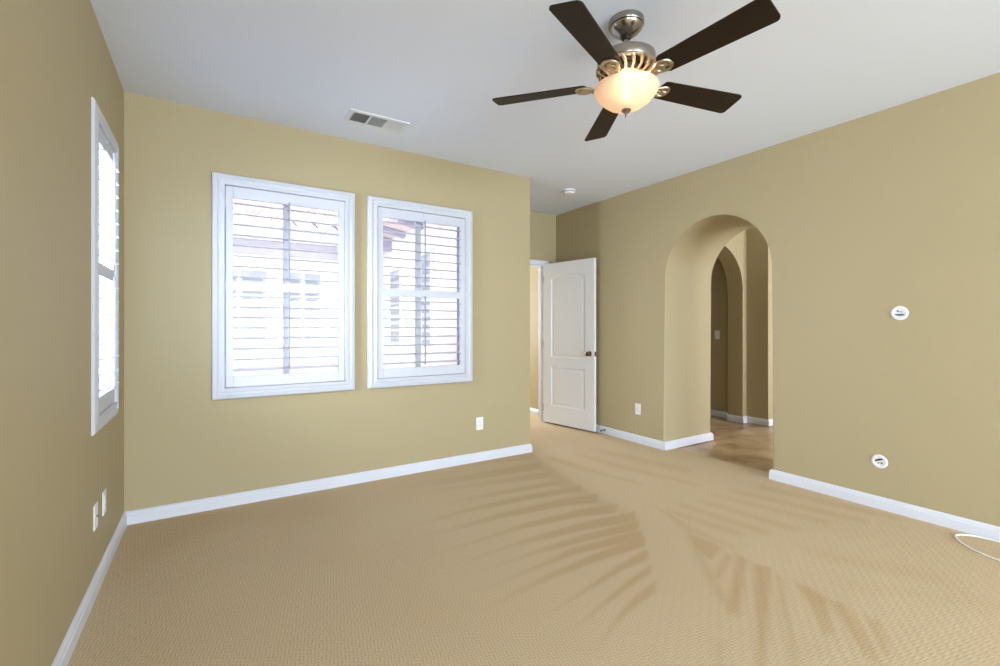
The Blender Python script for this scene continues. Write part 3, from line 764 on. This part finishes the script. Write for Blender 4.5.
def blade_bm():
    bm = bmesh.new(); r0, r1 = .185, .662; w0, w1 = .056, .070; rc = .022
    P = [(r0+.02, -w0), (r1-rc, -w1)]
    for k in range(1, 7): a = -PI/2+PI/2*k/6; P.append((r1-rc+rc*math.cos(a), -w1+rc+rc*math.sin(a)))
    for k in range(0, 7): a = PI/2*k/6; P.append((r1-rc+rc*math.cos(a), w1-rc+rc*math.sin(a)))
    P.append((r0+.02, w0))
    for k in range(1, 6): a = PI/2+PI*k/6; P.append((r0+.02+.02*math.cos(a), w0*math.sin(a)))
    prism(bm, P, 'z', -.003, .003)
    return bm
def iron_bm():
    bm = bmesh.new()
    # arm rises from the hub, sweeps out, splits into an oval loop under the blade
    tube(bm, [(.060, 0, -.004), (.085, 0, -.018), (.115, 0, -.026), (.145, 0, -.021), (.168, 0, -.013)], [.011, .011, .010, .0095, .009], 10, flat=.6)
    loop = [(.200+.036*math.cos(a), .034*math.sin(a)*(1+.15*math.cos(a)), -.010+.003*math.cos(a)) for a in [2*PI*k/32 for k in range(32)]]
    tube(bm, loop, .0085, 8, closed=True, flat=.8)
    tube(bm, [(.165, 0, -.012), (.19, 0, -.012), (.225, 0, -.010)], [.008, .008, .012], 8, flat=.6)
    for s in (-1, 1): tube(bm, [(.12, s*.004, -.024), (.145, s*.016, -.02), (.172, s*.022, -.012), (.195, s*.018, -.012), (.205, s*.006, -.013)], [.005, .007, .007, .006, .005], 8, flat=.8)
    box(bm, .168, .242, -.020, .020, -.008, -.003, .002)
    return bm
blade_me = iron_me = screw_me = None
for k in range(5):
    a = math.radians(131-72*k)
    if k == 0:
        b_ = obj('blade', blade_bm(), M['wood'], fan); i_ = obj('blade_bracket', iron_bm(), M['satin'], fan, 40)
        ws = [b_, i_]
        for x, y in ((.19, -.013), (.19, .013), (.222, 0)):
            sb = bmesh.new(); lathe(sb, [(0, -.012), (.004, -.011), (.005, -.008), (.005, -.006)], (x, y, 0), 10)
            ws.append(obj('screw', sb, M['bronze'], i_, 40))
    else:
        cs = [x.copy() for x in ws]; b_, i_ = cs[:2]
        for x in cs: C.objects.link(x)
        b_.parent = fan; i_.parent = fan
        for x in cs[2:]: x.parent = i_
    b_.location = (0, 0, BZ); i_.location = (0, 0, BZ)
    b_.rotation_euler = (math.radians(-13), 0, a); i_.rotation_euler = (math.radians(-6), 0, a)
rim = zz(2.398)
bm = bmesh.new()
pr = [(.146, rim), (.151, rim-.002), (.1525, rim-.010), (.149, rim-.022), (.138, rim-.040), (.118, rim-.062), (.090, rim-.084), (.058, rim-.100), (.025, rim-.108), (.012, rim-.109)]
pin = [(r-.003, z+.003) for r, z in pr[::-1]]
lathe(bm, pr+pin[:-1]+[(.146, rim)], n=64); obj('lamp_shade', bm, M['bowl'], fan, 60)['label'] = 'frosted amber glass bowl, lit'
bm = bmesh.new(); tube(bm, [(0, 0, -.326), (0, 0, rim-.106)], .004, 8); obj('centre_rod', bm, M['nickel'], fan, 60)
bm = bmesh.new(); lathe(bm, [(0, rim-.106), (.022, rim-.108), (.023, rim-.112), (.016, rim-.120), (.010, rim-.126), (.006, rim-.130), (.0045, rim-.136), (.0065, rim-.141), (.004, rim-.147), (0, rim-.149)], n=28); obj('finial', bm, M['nickel'], fan, 40)
for a in (math.radians(42), math.radians(-138)):
    c_ = (.036*math.cos(a), .036*math.sin(a))
    bm = bmesh.new(); lathe(bm, [(0, .028), (.008, .026), (.012, .018), (.017, .004), (.019, -.008), (.016, -.018), (.009, -.024), (0, -.026)], n=20, c=(c_[0], c_[1], rim-.03)); obj('light_bulb', bm, M['bulb'], fan, 60)
    bm = bmesh.new(); tube(bm, [(c_[0], c_[1], rim), (c_[0]*.9, c_[1]*.9, -.322)], .012, 12); obj('socket', bm, M['nickel'], fan, 60)
    light('bulb_light', 'POINT', (FX+c_[0]*2, FY+c_[1]*2, H+rim+.008), (0, 0, 0), 1.7, (1, .74, .50), shadow_soft_size=.02)
